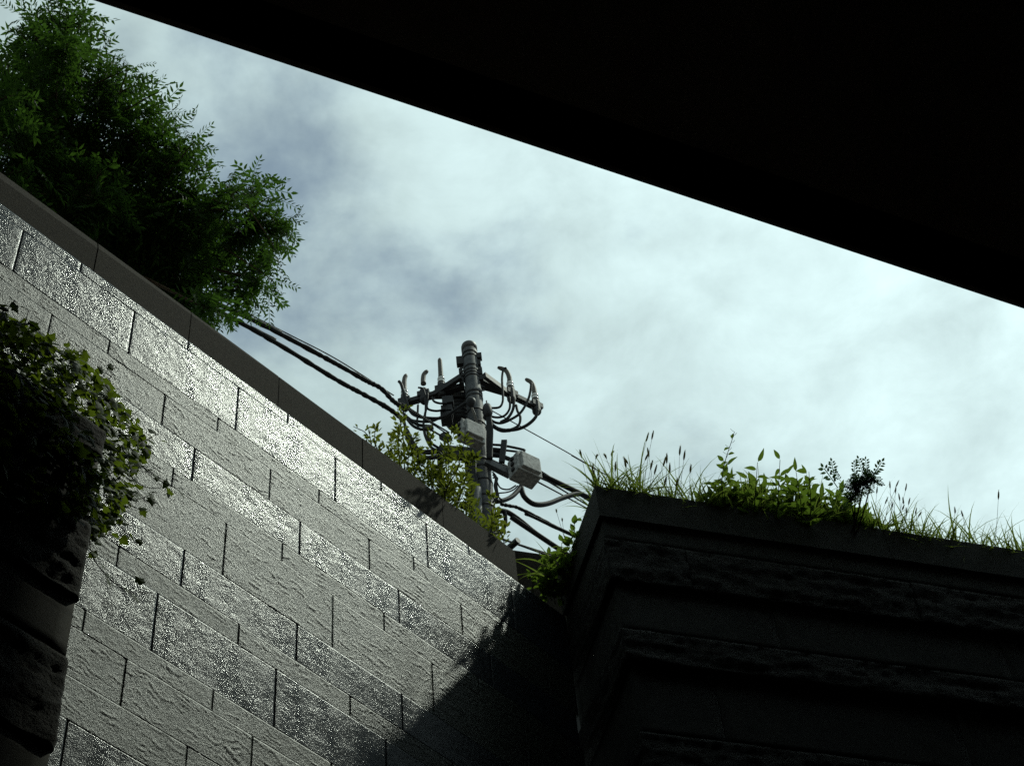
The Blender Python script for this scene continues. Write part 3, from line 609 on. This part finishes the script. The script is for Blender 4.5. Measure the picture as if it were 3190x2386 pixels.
tipweed(2420, (2430, 1432), 13, LV, 'upright weed with long pointed leaves and a bare bud at its tip')
tipweed(2345, (2360, 1440), 12, LV, 'broad-tipped weed leaning right beside the bare flower spike')
tipweed(2500, (2480, 1470), 12, LV, 'weed with one long leaf pointing up right, middle of the planter', 1.1)
tipweed(2530, (2520, 1470), 14, OV, 'weed with rounded leaves rising left of the dark shrub', .9)
t, S = tipweed(2278, (2288, 1345), 9, OV, 'tall thin weed topped by a bare branching flower spike', .62, 9.5)
mb = MB()
for i in range(11):
    k = 11 + (i % 2); q = S[-1] + (S[-5] - S[-1]) * (i / 11) * 1.35; d = RT * (1 if i % 2 else -1) * RNG.uniform(.5, 1.2) + np.array([0, 0, .6]) + RNG.normal(size=3) * .2
    mb.tube(spline([q, q + d * .012, q + d * .022 + np.array([0, 0, .010])], 3), .0011, 4)
mb.build('flower_spike', M_STALK, t)
# the dark small shrub
db = fpt(fx(2640), .16, 7.02); dk = thing('dark_shrub', 'small almost black shrub with fine paired leaflets above the weeds on the planter', 'shrub', db)
DV = variants(lambda r: pinnate(.095, 5, .012, .024, .25, r), 3, 'leaf', M_DKLEAF); items = []; mb = MB()
for (x, y, r, n) in [(2692, 1498, 30, 55), (2664, 1518, 28, 50), (2718, 1488, 20, 28), (2650, 1550, 22, 24)]:
    c = at_dist(x, y, 9.62); rad = r / FPX * 9.62; mb.tube(spline([db, (db + c) / 2 + RNG.normal(size=3) * .03, c], 5), np.linspace(.006, .003, 11), 5)
    for _ in range(n):
        d = RNG.normal(size=3); d /= np.linalg.norm(d); q = c + d * rad * RNG.random() ** .5; R = basis(d + np.array([0, 0, .3]), jitter_dir((0, 0, 1), .4)); items.append((R, q - R[0] * .03, RNG.uniform(.42, .7)))
for (x0, y0, x1, y1) in [(2690, 1480, 2675, 1432), (2665, 1490, 2660, 1445), (2700, 1480, 2697, 1434), (2715, 1490, 2745, 1440), (2610, 1520, 2570, 1458), (2620, 1500, 2600, 1470), (2600, 1490, 2590, 1440)]:
    a, b = at_dist(x0, y0, 9.6), at_dist(x1, y1, 9.6); R = basis(b - a, -FW + RNG.normal(size=3) * .2); items.append((R, a, np.linalg.norm(b - a) / .09))
mb.build('stems', M_VINE, dk, kind='stuff'); scatter(dk, vis_sort(items), DV, 300, M_DKLEAF)
# tall grass clumps
def clump(base, specs, label):
    t = thing('grass_clump', label, 'grass', base)
    for d, L, W, cv in specs: mb = MB(); blade(mb, base + RNG.normal(size=3) * np.array([.015, .015, 0]), d, L, W, cv, 9); mb.build('leaf', M_GRASS, t)
def rd(x, z, y=0): return RT * x + np.array([0, 0, z]) + FW * y * .3
clump(fpt(fx(2150), .12, 7.02), [(rd(-.35, 1), .30, .016, .2), (rd(.5, 1), .36, .014, 1.1), (rd(.9, .8), .34, .013, 1.3), (rd(-.1, 1), .26, .013, .5), (rd(.7, 1), .32, .012, 1.6), (rd(-.6, .9), .24, .011, 1.0), (rd(.3, 1), .30, .012, .8)], 'clump of broad grass blades arching right behind the foxtails')
clump(fpt(fx(2920), .12, 7.02), [(rd(.05, 1), .30, .014, .15), (rd(.8, 1), .30, .012, 1.6), (rd(-.6, 1), .22, .011, .8), (rd(1.0, .9), .30, .011, 1.9), (rd(.4, 1), .26, .012, 1.0), (rd(1.1, .8), .26, .011, 1.4)], 'clump of tall grass with arching blades right of the foxtails')
clump(fpt(fx(3030), .10, 7.02), [(rd(.6, 1), .24, .011, 1.6), (rd(.9, .8), .26, .011, 1.9), (rd(-.2, 1), .20, .010, .5), (rd(.3, 1), .22, .010, 1.1)], 'small clump of arching grass third of the way in from the right edge')
clump(fpt(fx(3110), .10, 7.02), [(rd(.15, 1), .26, .011, .3), (rd(-.6, 1), .18, .010, .6), (rd(.8, .9), .2, .010, 1.3), (rd(.5, 1), .2, .01, .8)], 'thin upright grass tuft beside the lone tall foxtail')
clump(fpt(fx(3170), .10, 7.02), [(rd(.5, 1), .20, .010, .6), (rd(-.4, 1), .18, .010, .9), (rd(.1, 1), .22, .010, .5), (rd(.9, .7), .2, .01, 1.)], 'grass tuft at the right edge of the picture')
# recess plants
rb = wall_pt(5.22, WD + .12, 6.80)
def rweed(base_px, tip, n, sc, label, dist=9.62): return weed(at_dist(*base_px, dist), at_dist(*tip, dist - .05), n, OV, label, None, sc)
rweed((1745, 1850), (1790, 1618), 12, 1.0, 'leafy plant with large oval leaves beside the planter corner, in the recess')
rweed((1735, 1850), (1750, 1690), 11, .95, 'leafy plant with dark oval leaves, centre of the recess')
rweed((1720, 1860), (1712, 1730), 10, .8, 'leafy plant with small leaves at the left side of the recess')
rweed((1750, 1860), (1775, 1730), 11, .9, 'bushy leafy plant low in the recess beside the planter')
rweed((1660, 1850), (1650, 1790), 7, .55, 'small leafy sprig at the end of the coping')
rweed((1730, 1880), (1715, 1800), 10, .8, 'pale leafy plant at the foot of the recess')
rweed((1690, 1860), (1690, 1740), 9, .7, 'thin leafy plant between the coping end and the recess')
rweed((1755, 1880), (1742, 1810), 9, .8, 'leafy plant hanging lowest in the recess')
rweed((1800, 1700), (1790, 1650), 7, .7, 'sprig of oval leaves against the planter edge')
for bx_, by_, tx_, ty_, nn_, lb_ in ((1770, 1850, 1800, 1660, 14, 'tall bushy weed with oval leaves pressed against the planter return'), (1700, 1850, 1735, 1760, 12, 'spreading weed with oval leaves over the end of the wall'), (1760, 1860, 1765, 1770, 14, 'dense oval-leaved weed filling the middle of the recess'), (1720, 1870, 1690, 1800, 11, 'low weed with oval leaves over the wall top left of the recess')):
    rweed((bx_, by_), (tx_, ty_), nn_, .95, lb_, 9.6)
gb = at_dist(1725, 1790, 9.62)
clump(gb, [(rd(-.42, 1), .30, .014, .1), (rd(-.7, .8), .26, .012, .3), (rd(-.85, .7), .24, .011, 1.4), (rd(-.5, .9), .30, .012, 1.8), (rd(-.9, .5), .22, .011, 2.0), (rd(-.2, 1), .26, .011, .6), (rd(.2, 1), .22, .010, .9)], 'long grass blades leaning left out of the recess')
for (x, y) in ((1735, 1598), (1828, 1600), (1752, 1625)):
    foxtail(at_dist(x, y, 9.5), at_dist(1790 + RNG.uniform(-10, 10), 1760, 9.6), 1.4, 'thin foxtail stalk drooping left above the recess plants', 'foxtails above the recess', .04)

# ---------------------------------------------------------------- utility pole
PB = 24.5; ptop = at_dist(1461, 1079, PB); pbot_xy = ptop + np.array([.10, 0, 0]); pfoot = np.array([pbot_xy[0], ptop[1], STREET])
pole = thing('utility_pole', 'grey concrete utility pole with two crossarms, cable terminations, boxes and looping cables', 'utility pole', pfoot)
PY = ptop[1]
def Q(x, y, dy=0.0):                                # a point near the pole, dy metres nearer to the camera
    return on_plane(x, y, np.array([0, PY - dy, 0]), np.array([0, 1.0, 0]))
def shaft(z): t = (ptop[2] - z) / (ptop[2] - STREET); return ptop + (pfoot - ptop) * t, .097 + .085 * t
def pz(y): return float(Q(1461 + (y - 1079) * .11, y)[2])
m = MB(); c, r = shaft(ptop[2]); m.lathe(pfoot, [(.182, 0), (.0985, ptop[2] - STREET - .02), (.09, ptop[2] - STREET)], ptop - pfoot, 28); sh = m.build('shaft', M_POLE, pole, True)
m = MB(); m.lathe(ptop - np.array([0, 0, .12]), [(.104, 0), (.105, .10), (.098, .125), (.07, .140), (.0, .145)], sides=24); m.build('cap', M_STEEL, pole, True)
def band(y, h, mat=M_DSTEEL, ex=.008):
    z = pz(y); c, r = shaft(z); m = MB(); m.lathe(c - np.array([0, 0, h / 2]), [(r + ex, 0), (r + ex, h)], sides=24); return m.build('band', mat, pole, True)
for y, h in ((1108, .05), (1120, .04), (1152, .035), (1165, .03), (1174, .03), (1183, .04), (1232, .05), (1245, .03), (1290, .03), (1330, .03), (1446, .06), (1468, .03), (1510, .03), (1560, .03), (1590, .03)): band(y, h)
for (x, y, w, h) in ((1434, 1127, .10, .16), (1490, 1112, .09, .10), (1492, 1134, .05, .10), (1436, 1160, .05, .10), (1497, 1160, .05, .14), (1438, 1190, .06, .12), (1500, 1180, .05, .1), (1443, 1172, .05, .06)):
    m = MB(); m.box(Q(x, y, .02), (w, .07, h)); bk = m.build('bracket', M_DSTEEL, pole); 
for (x, y) in ((1438, 1148), (1440, 1157), (1496, 1150), (1505, 1217), (1516, 1332), (1518, 1338)):
    m = MB(); m.tube([Q(x - 5, y, .1), Q(x + 5, y - 2, .1)], .012, 6); m.build('bolt', M_STEEL, pole)
# crossarms: a corner pole with one arm left and one arm to the right and away
z1 = pz(1196); z2 = pz(1188)
la0, la1 = at_z(1446, 1203, z1 - EYE[2]), at_z(1241, 1262, z1 - EYE[2]); ra0, ra1 = at_z(1492, 1182, z2 - EYE[2]), at_z(1684, 1275, z2 - EYE[2])
def arm(p, q):
    m = MB(); m.bar(p, q, .075, .075); ob = m.build('crossarm', M_DSTEEL, pole); d = (q - p) / np.linalg.norm(q - p); s = np.cross((0, 0, 1), d)
    m = MB(); m.bar(p + s * .12 + np.array([0, 0, .05]), p + (q - p) * .48, .05, .09); m.bar(p - s * .12 + np.array([0, 0, -.05]), p + (q - p) * .5, .05, .09); m.build('arm_brace', M_DSTEEL, ob)
    for t in (.45, .62, .7, .85, .95):
        m = MB(); c = p + (q - p) * t; m.tube([c - np.array([0, 0, .09]), c + np.array([0, 0, .075])], .009, 6); m.build('bolt', M_STEEL, ob)
    return ob
arm(la0, la1); arm(ra0, ra1)
def jumper(pts, r=.014, dy=.10, name='jumper_cable', mat=None):
    P = spline([Q(*(p[:2]), p[2] if len(p) > 2 else dy) for p in pts], 8); m = MB(); m.tube(P, r * 1.05, 8); return m.build(name, mat or M_RUB, pole, True)
def termination(p, q, t, off, h=.50, hook=None, low=False, skirt=True):
    """cable sealing end standing on the arm"""
    c = p + (q - p) * t + np.array([0, 0, .03]) + off; dv = (q - p) / np.linalg.norm(q - p)
    m = MB(); m.bar(c - dv * .08, c + dv * .08, .10, .09); m.lathe(c - np.array([0, 0, .16]), [(.045, 0), (.06, .03), (.06, .22), (.05, .26)], sides=12); ob = m.build('termination_base', M_DSTEEL, pole)
    b = c + np.array([0, 0, .10])
    if skirt:
        m = MB(); m.lathe(b, [(.042, 0), (.048, .03), (.048, .05), (.038, .06), (.038, .085), (.048, .095), (.048, .12), (.034, .135)], sides=16); m.build('porcelain_skirt', M_WHITE, ob, True)
        m = MB(); m.lathe(b, [(.049, -.02), (.051, .03), (.051, .032)], sides=16); m.build('clamp_ring', M_TAN, ob, True)
    tip = b + np.array([0, 0, .135])
    hk = np.zeros(3) if hook is None else np.asarray(hook)
    S = spline([tip, tip + np.array([0, 0, h * .35]), tip + np.array([0, 0, h * .75]) + hk * .25, tip + np.array([0, 0, h]) + hk], 6)
    m = MB(); m.tube(S, np.interp(np.linspace(0, 1, len(S)), [0, .15, .9, 1], [.038, .034, .029, .02]), 10); m.build('sleeve', M_TAN, ob, True); return S[-1]
V3 = lambda x, z, y=0: np.array([x, y, z])
termination(la0, la1, .90, V3(0, 0), .34, V3(.03, 0)); termination(la0, la1, .56, V3(-.04, .02), .27, V3(.06, 0), skirt=False); termination(la0, la1, .36, V3(.02, .05), .42)
termination(ra0, ra1, .52, V3(0, .0), .36, V3(-.13, 0)); termination(ra0, ra1, .93, V3(0, 0), .36, V3(-.09, 0))
J = jumper
# loops from the sleeves down to the cables
J([(1243, 1188), (1251, 1200), (1262, 1240), (1272, 1268), (1290, 1292), (1340, 1303), (1385, 1298), (1440, 1262), (1465, 1250)], .020)
J([(1303, 1207), (1318, 1212), (1325, 1240), (1325, 1290), (1320, 1318)], .012); J([(1332, 1226), (1330, 1260), (1322, 1300), (1318, 1330)], .015); J([(1302, 1262), (1301, 1290), (1300, 1320), (1308, 1338), (1322, 1335)], .013)
J([(1346, 1238), (1352, 1250), (1368, 1256), (1392, 1257)], .014); J([(1328, 1262), (1335, 1275), (1360, 1280), (1388, 1275)], .014)
J([(1255, 1285), (1275, 1305), (1300, 1312), (1345, 1312), (1390, 1290)], .016); J([(1258, 1290), (1285, 1325), (1318, 1338), (1345, 1330)], .018); J([(1262, 1295), (1290, 1316), (1310, 1325), (1345, 1328)], .02)
J([(1320, 1330), (1326, 1360), (1345, 1395), (1375, 1405)], .018); J([(1330, 1335), (1340, 1375), (1365, 1395)], .016)
J([(1262, 1330), (1270, 1370), (1292, 1410), (1330, 1424), (1372, 1418)], .020); J([(1266, 1335), (1280, 1375), (1300, 1405), (1335, 1412), (1372, 1408)], .018); J([(1270, 1340), (1290, 1380), (1310, 1402), (1340, 1404), (1366, 1400)], .016); J([(1256, 1300), (1264, 1335), (1276, 1380), (1296, 1418), (1330, 1428), (1370, 1424)], .018)
J([(1577, 1146), (1568, 1152), (1564, 1180), (1566, 1220), (1566, 1250), (1556, 1268), (1530, 1271), (1505, 1270)], .014)
J([(1655, 1193), (1653, 1215), (1645, 1245), (1622, 1285), (1590, 1307), (1560, 1318), (1535, 1312), (1512, 1290)], .016)
J([(1587, 1237), (1588, 1270), (1575, 1292), (1555, 1300), (1530, 1297), (1505, 1284)], .014); J([(1602, 1240), (1598, 1275), (1582, 1302), (1560, 1315)], .018); J([(1608, 1262), (1612, 1280), (1621, 1300), (1615, 1325), (1590, 1338), (1562, 1340)], .016)
J([(1676, 1277), (1668, 1300), (1645, 1322), (1615, 1336), (1580, 1340), (1550, 1334), (1525, 1315), (1508, 1300)], .020); J([(1510, 1296), (1530, 1322), (1560, 1340), (1590, 1340)], .024)
# bell-topped riser with its cable bundle
bq = Q(1516, 1253, .16); m = MB(); m.lathe(bq - np.array([0, 0, .30]), [(.03, 0), (.05, .03), (.062, .08), (.062, .17), (.045, .23), (.02, .25), (.010, .27), (.010, .33)], sides=18); m.build('riser_bell', M_DSTEEL, pole, True)
for k in range(4): J([(1514 + k * 3, 1262), (1518 + k * 3, 1300), (1520 + k * 4, 1340), (1519 + k * 4, 1380), (1521 + k * 3, 1430)], .018, .16, 'riser_cable')
# switch drum behind the pole, fuse boxes
m = MB(); c = Q(1436, 1268, -.25); m.lathe(Q(1432, 1326, -.30), [(.14, 0), (.16, .05), (.16, .62), (.13, .68), (.08, .72)], sides=20)
for k in range(7): m.lathe(Q(1432, 1326, -.30) + np.array([0, 0, .06 + k * .08]), [(.165, 0), (.18, .02), (.165, .04)], sides=20)
m.build('switch_drum', M_DSTEEL, pole, True)
for (x, y) in ((1396, 1258), (1393, 1286), (1391, 1302)):
    m = MB(); m.box(Q(x, y, .0), (.14, .16, .13)); fb = m.build('fuse_box', M_DSTEEL, pole)
m = MB(); m.tube([Q(1384, 1258), Q(1388, 1233), Q(1400, 1233)], .006, 5); m.tube([Q(1386, 1262), Q(1384, 1320)], .005, 5); m.build('bracket', M_STEEL, pole)
# cone spacer with pale guy strands
m = MB(); m.lathe(Q(1468, 1268, .20), [(.02, 0), (.06, .08), (.065, .12), (.04, .16)], sides=16); m.build('cone_spacer', M_DSTEEL, pole, True)
for k in range(3): J([(1468 + k * 2, 1270), (1478 + k * 3, 1300), (1488 + k * 2, 1336)], .006, .2, 'strand', M_TAN)
# weathered grey box behind the shrub and the one out on the right bracket
def rounded(mesh, r):
    import bmesh
    bm = bmesh.new(); bm.from_mesh(mesh); bmesh.ops.bevel(bm, geom=bm.edges[:], offset=r, segments=2, profile=.6, affect='EDGES'); bm.to_mesh(mesh); bm.free(); mesh.update()
def enclosure(c, w, h, dp, az, label):
    x, n_ = hdir(az), hnor(az); m = MB(); m.box(c, (w, dp, h), (x, -n_, (0, 0, 1))); b = m.build('equipment_box', M_BOX, pole); b['label'] = label; rounded(b.data, .018)
    m = MB(); m.box(c + n_ * (dp / 2 + .012), (w * 1.04, .026, h * 1.03), (x, -n_, (0, 0, 1))); m.box(c + n_ * (dp / 2 + .045), (w * .80, .045, h * .84), (x, -n_, (0, 0, 1))); rounded(m.build('lid', M_BOX, b).data, .011)
    for k in (-.3, 0, .3):
        m = MB(); m.box(c - x * (w / 2 + .01) + n_ * dp * .1 + np.array([0, 0, k * h]), (.03, .05, .04), (x, -n_, (0, 0, 1))); m.build('latch', M_DSTEEL, b)
    return b
enclosure(Q(1464, 1356, .30), .31, .30, .12, 52, 'grey weathered box half hidden by the shrub')
enclosure(Q(1632, 1467, .10), .33, .32, .20, 52, 'grey weathered box held out on a bracket right of the pole')
m = MB(); m.bar(Q(1515, 1440, .12), Q(1590, 1478, .05), .08, .09); m.bar(Q(1500, 1435, .05), Q(1592, 1468, .0), .05, .05); m.build('box_bracket', M_STEEL, pole)
# pipe frame with its cross plate
m = MB(); m.tube(spline([Q(1535, 1385), Q(1570, 1388), Q(1628, 1400), Q(1633, 1405), Q(1631, 1422)], 4), .016, 8); m.tube([Q(1535, 1398), Q(1630, 1409)], .014, 8); m.tube([Q(1535, 1402), Q(1565, 1405)], .035, 8); m.tube([Q(1535, 1418), Q(1560, 1420), Q(1592, 1432)], .028, 8); m.build('pipe_frame', M_DSTEEL, pole, True)
m = MB(); m.bar(Q(1571, 1373, .05), Q(1563, 1440, .05), .07, .04, (0, 1, 0)); m.build('cross_plate', M_DSTEEL, pole)
m = MB(); m.bar(Q(1368, 1402, .0), Q(1500, 1412, .05), .09, .10); m.bar(Q(1370, 1418, .0), Q(1500, 1426, .05), .09, .06); m.bar(Q(1376, 1356, .05), Q(1400, 1370, .05), .07, .09); m.build('cable_rack', M_DSTEEL, pole)
J([(1310, 1322), (1340, 1338), (1372, 1356), (1400, 1372)], .012); m = MB(); m.tube([Q(1325, 1335, .12), Q(1350, 1330, .12)], .035, 10); m.build('splice_sleeve', M_TAN, pole, True)
# risers, conduits, drop cables and coils down the shaft
m = MB(); m.tube([Q(1488, 1522, .22), Q(1492, 1640, .22), Q(1496, 1760, .22)], .045, 14); m.build('conduit', M_POLE, pole, True)
for k, (x, r) in enumerate(((1470, .03), (1462, .025), (1456, .02), (1478, .022))): J([(x, 1430), (x + 2, 1480), (x + 10, 1530), (x + 10, 1600), (x + 14, 1720)], r, .16, 'riser_cable')
J([(1455, 1440), (1457, 1470), (1465, 1495), (1475, 1510)], .03, .1, 'riser_cable')
for k in range(4): J([(1364 + k * 4, 1425), (1366 + k * 4, 1470), (1370 + k * 5, 1520), (1372 + k * 3, 1560), (1400 + k * 4, 1700), (1450 + k * 6, 1900)], .010 + .003 * (k % 2), .05, 'drop_cable')
for k in range(7): J([(1535 + k % 3 * 3, 1470 + k * 3), (1543 + (k * 5) % 9, 1490), (1540 + (k * 7) % 10, 1515), (1546 + (k * 3) % 8, 1545), (1535, 1565)], .009, .1, 'drop_cable')
J([(1544, 1480), (1548, 1500), (1560, 1520), (1585, 1524), (1607, 1512)], .009); J([(1552, 1536), (1580, 1533), (1600, 1525), (1613, 1513)], .008); J([(1540, 1515), (1552, 1545), (1563, 1557)], .010)
for k in range(6): J([(1553 + k, 1580 + k * 2), (1566 + k * 1.5, 1592), (1572 + k * 1.2, 1625), (1566 + k * .8, 1652), (1553 + k, 1662), (1546, 1640), (1548, 1600), (1556, 1582)], .011, .08 + k * .02, 'cable_coil')

# ---------------------------------------------------------------- overhead cables
CN = hnor(50.0)
def wire(pts, r, label, name='overhead_cable', cat='cable', lumps=0, dy=0.0, ext=None):
    base = np.array([ptop[0], ptop[1] - dy, 0]); P = [on_plane(x, y, base, CN) for x, y in pts]
    if ext: P = ([P[0] + (P[0] - P[1]) / np.linalg.norm(P[0] - P[1]) * ext[0]] if ext[0] else []) + P + ([P[-1] + (P[-1] - P[-2]) / np.linalg.norm(P[-1] - P[-2]) * ext[1]] if ext[1] else [])
    S = spline(P, 14 if lumps else 8); n = len(S); rr = np.full(n, r)
    if lumps: rr = r * (1 + .07 * np.sin(np.arange(n) * 1.1) + .07 * RNG.normal(size=n))
    m = MB(); m.tube(S, np.maximum(rr, r * .6), 8); return tag(m.build(name, M_RUB, None, True), label, cat)
wire([(690, 952), (800, 1003), (920, 1065), (1050, 1135), (1141, 1186), (1186, 1209), (1222, 1246), (1246, 1264)], .030, 'thick wrapped cable running from the tree to the left crossarm, upper of two', lumps=1, ext=(9, 0))
wire([(672, 966), (780, 1022), (900, 1092), (1050, 1184), (1132, 1228), (1210, 1272), (1262, 1312)], .030, 'thick wrapped cable below the upper one, left of the pole', lumps=1, ext=(9, 0))
wire([(735, 958), (900, 1042), (1050, 1120), (1227, 1232)], .008, 'thin wire just above the thick wrapped cables', 'overhead_wire', 'wire', ext=(9, 0))
wire([(1245, 1252), (1320, 1300), (1400, 1348)], .010, 'thin wire sloping past the left crossarm towards the pole', 'overhead_wire', 'wire')
wire([(1250, 1262), (1330, 1310), (1400, 1356)], .009, 'thin wire under its twin between left crossarm and pole', 'overhead_wire', 'wire')
wire([(1528, 1277), (1634, 1335), (1760, 1405), (1900, 1486), (2010, 1548)], .0075, 'single thin wire crossing the sky from the pole to the planter', 'overhead_wire', 'wire', ext=(0, 14))
wire([(1530, 1432), (1600, 1460), (1690, 1475), (1760, 1514), (1845, 1566)], .012, 'dark wire from behind the bracket box to the planter edge, upper', 'overhead_wire', 'wire', ext=(0, 14))
wire([(1530, 1440), (1690, 1492), (1765, 1534), (1845, 1582)], .010, 'dark wire just under the upper one right of the bracket box', 'overhead_wire', 'wire', ext=(0, 14))
wire([(1682, 1505), (1760, 1546), (1845, 1592)], .009, 'lowest thin wire leaving the bracket box for the planter', 'overhead_wire', 'wire', ext=(.6, 14))
wire([(1622, 1515), (1632, 1545), (1655, 1566), (1680, 1572), (1712, 1567), (1750, 1552), (1785, 1541), (1812, 1539), (1848, 1556)], .034, 'thick black cable dipping from the bracket box and rising to the planter', ext=(0, 10))
wire([(1545, 1562), (1570, 1558), (1595, 1546), (1615, 1526), (1626, 1510)], .030, 'thick black cable curving from the pole up into the bracket box')
wire([(1560, 1570), (1590, 1576), (1615, 1582), (1680, 1614), (1740, 1646), (1810, 1678)], .022, 'knotted black cable sloping from the pole towards the planter side', lumps=1, ext=(0, 10))
wire([(1555, 1592), (1570, 1592), (1590, 1600), (1625, 1625), (1665, 1658), (1715, 1692), (1760, 1722)], .033, 'thick black cable sloping down from the pole behind the recess plants', ext=(0, 10))
wire([(1570, 1680), (1620, 1698), (1680, 1716), (1740, 1735)], .012, 'low dark wire just above the parapet behind the coping end', 'overhead_wire', 'wire', ext=(40, 14))
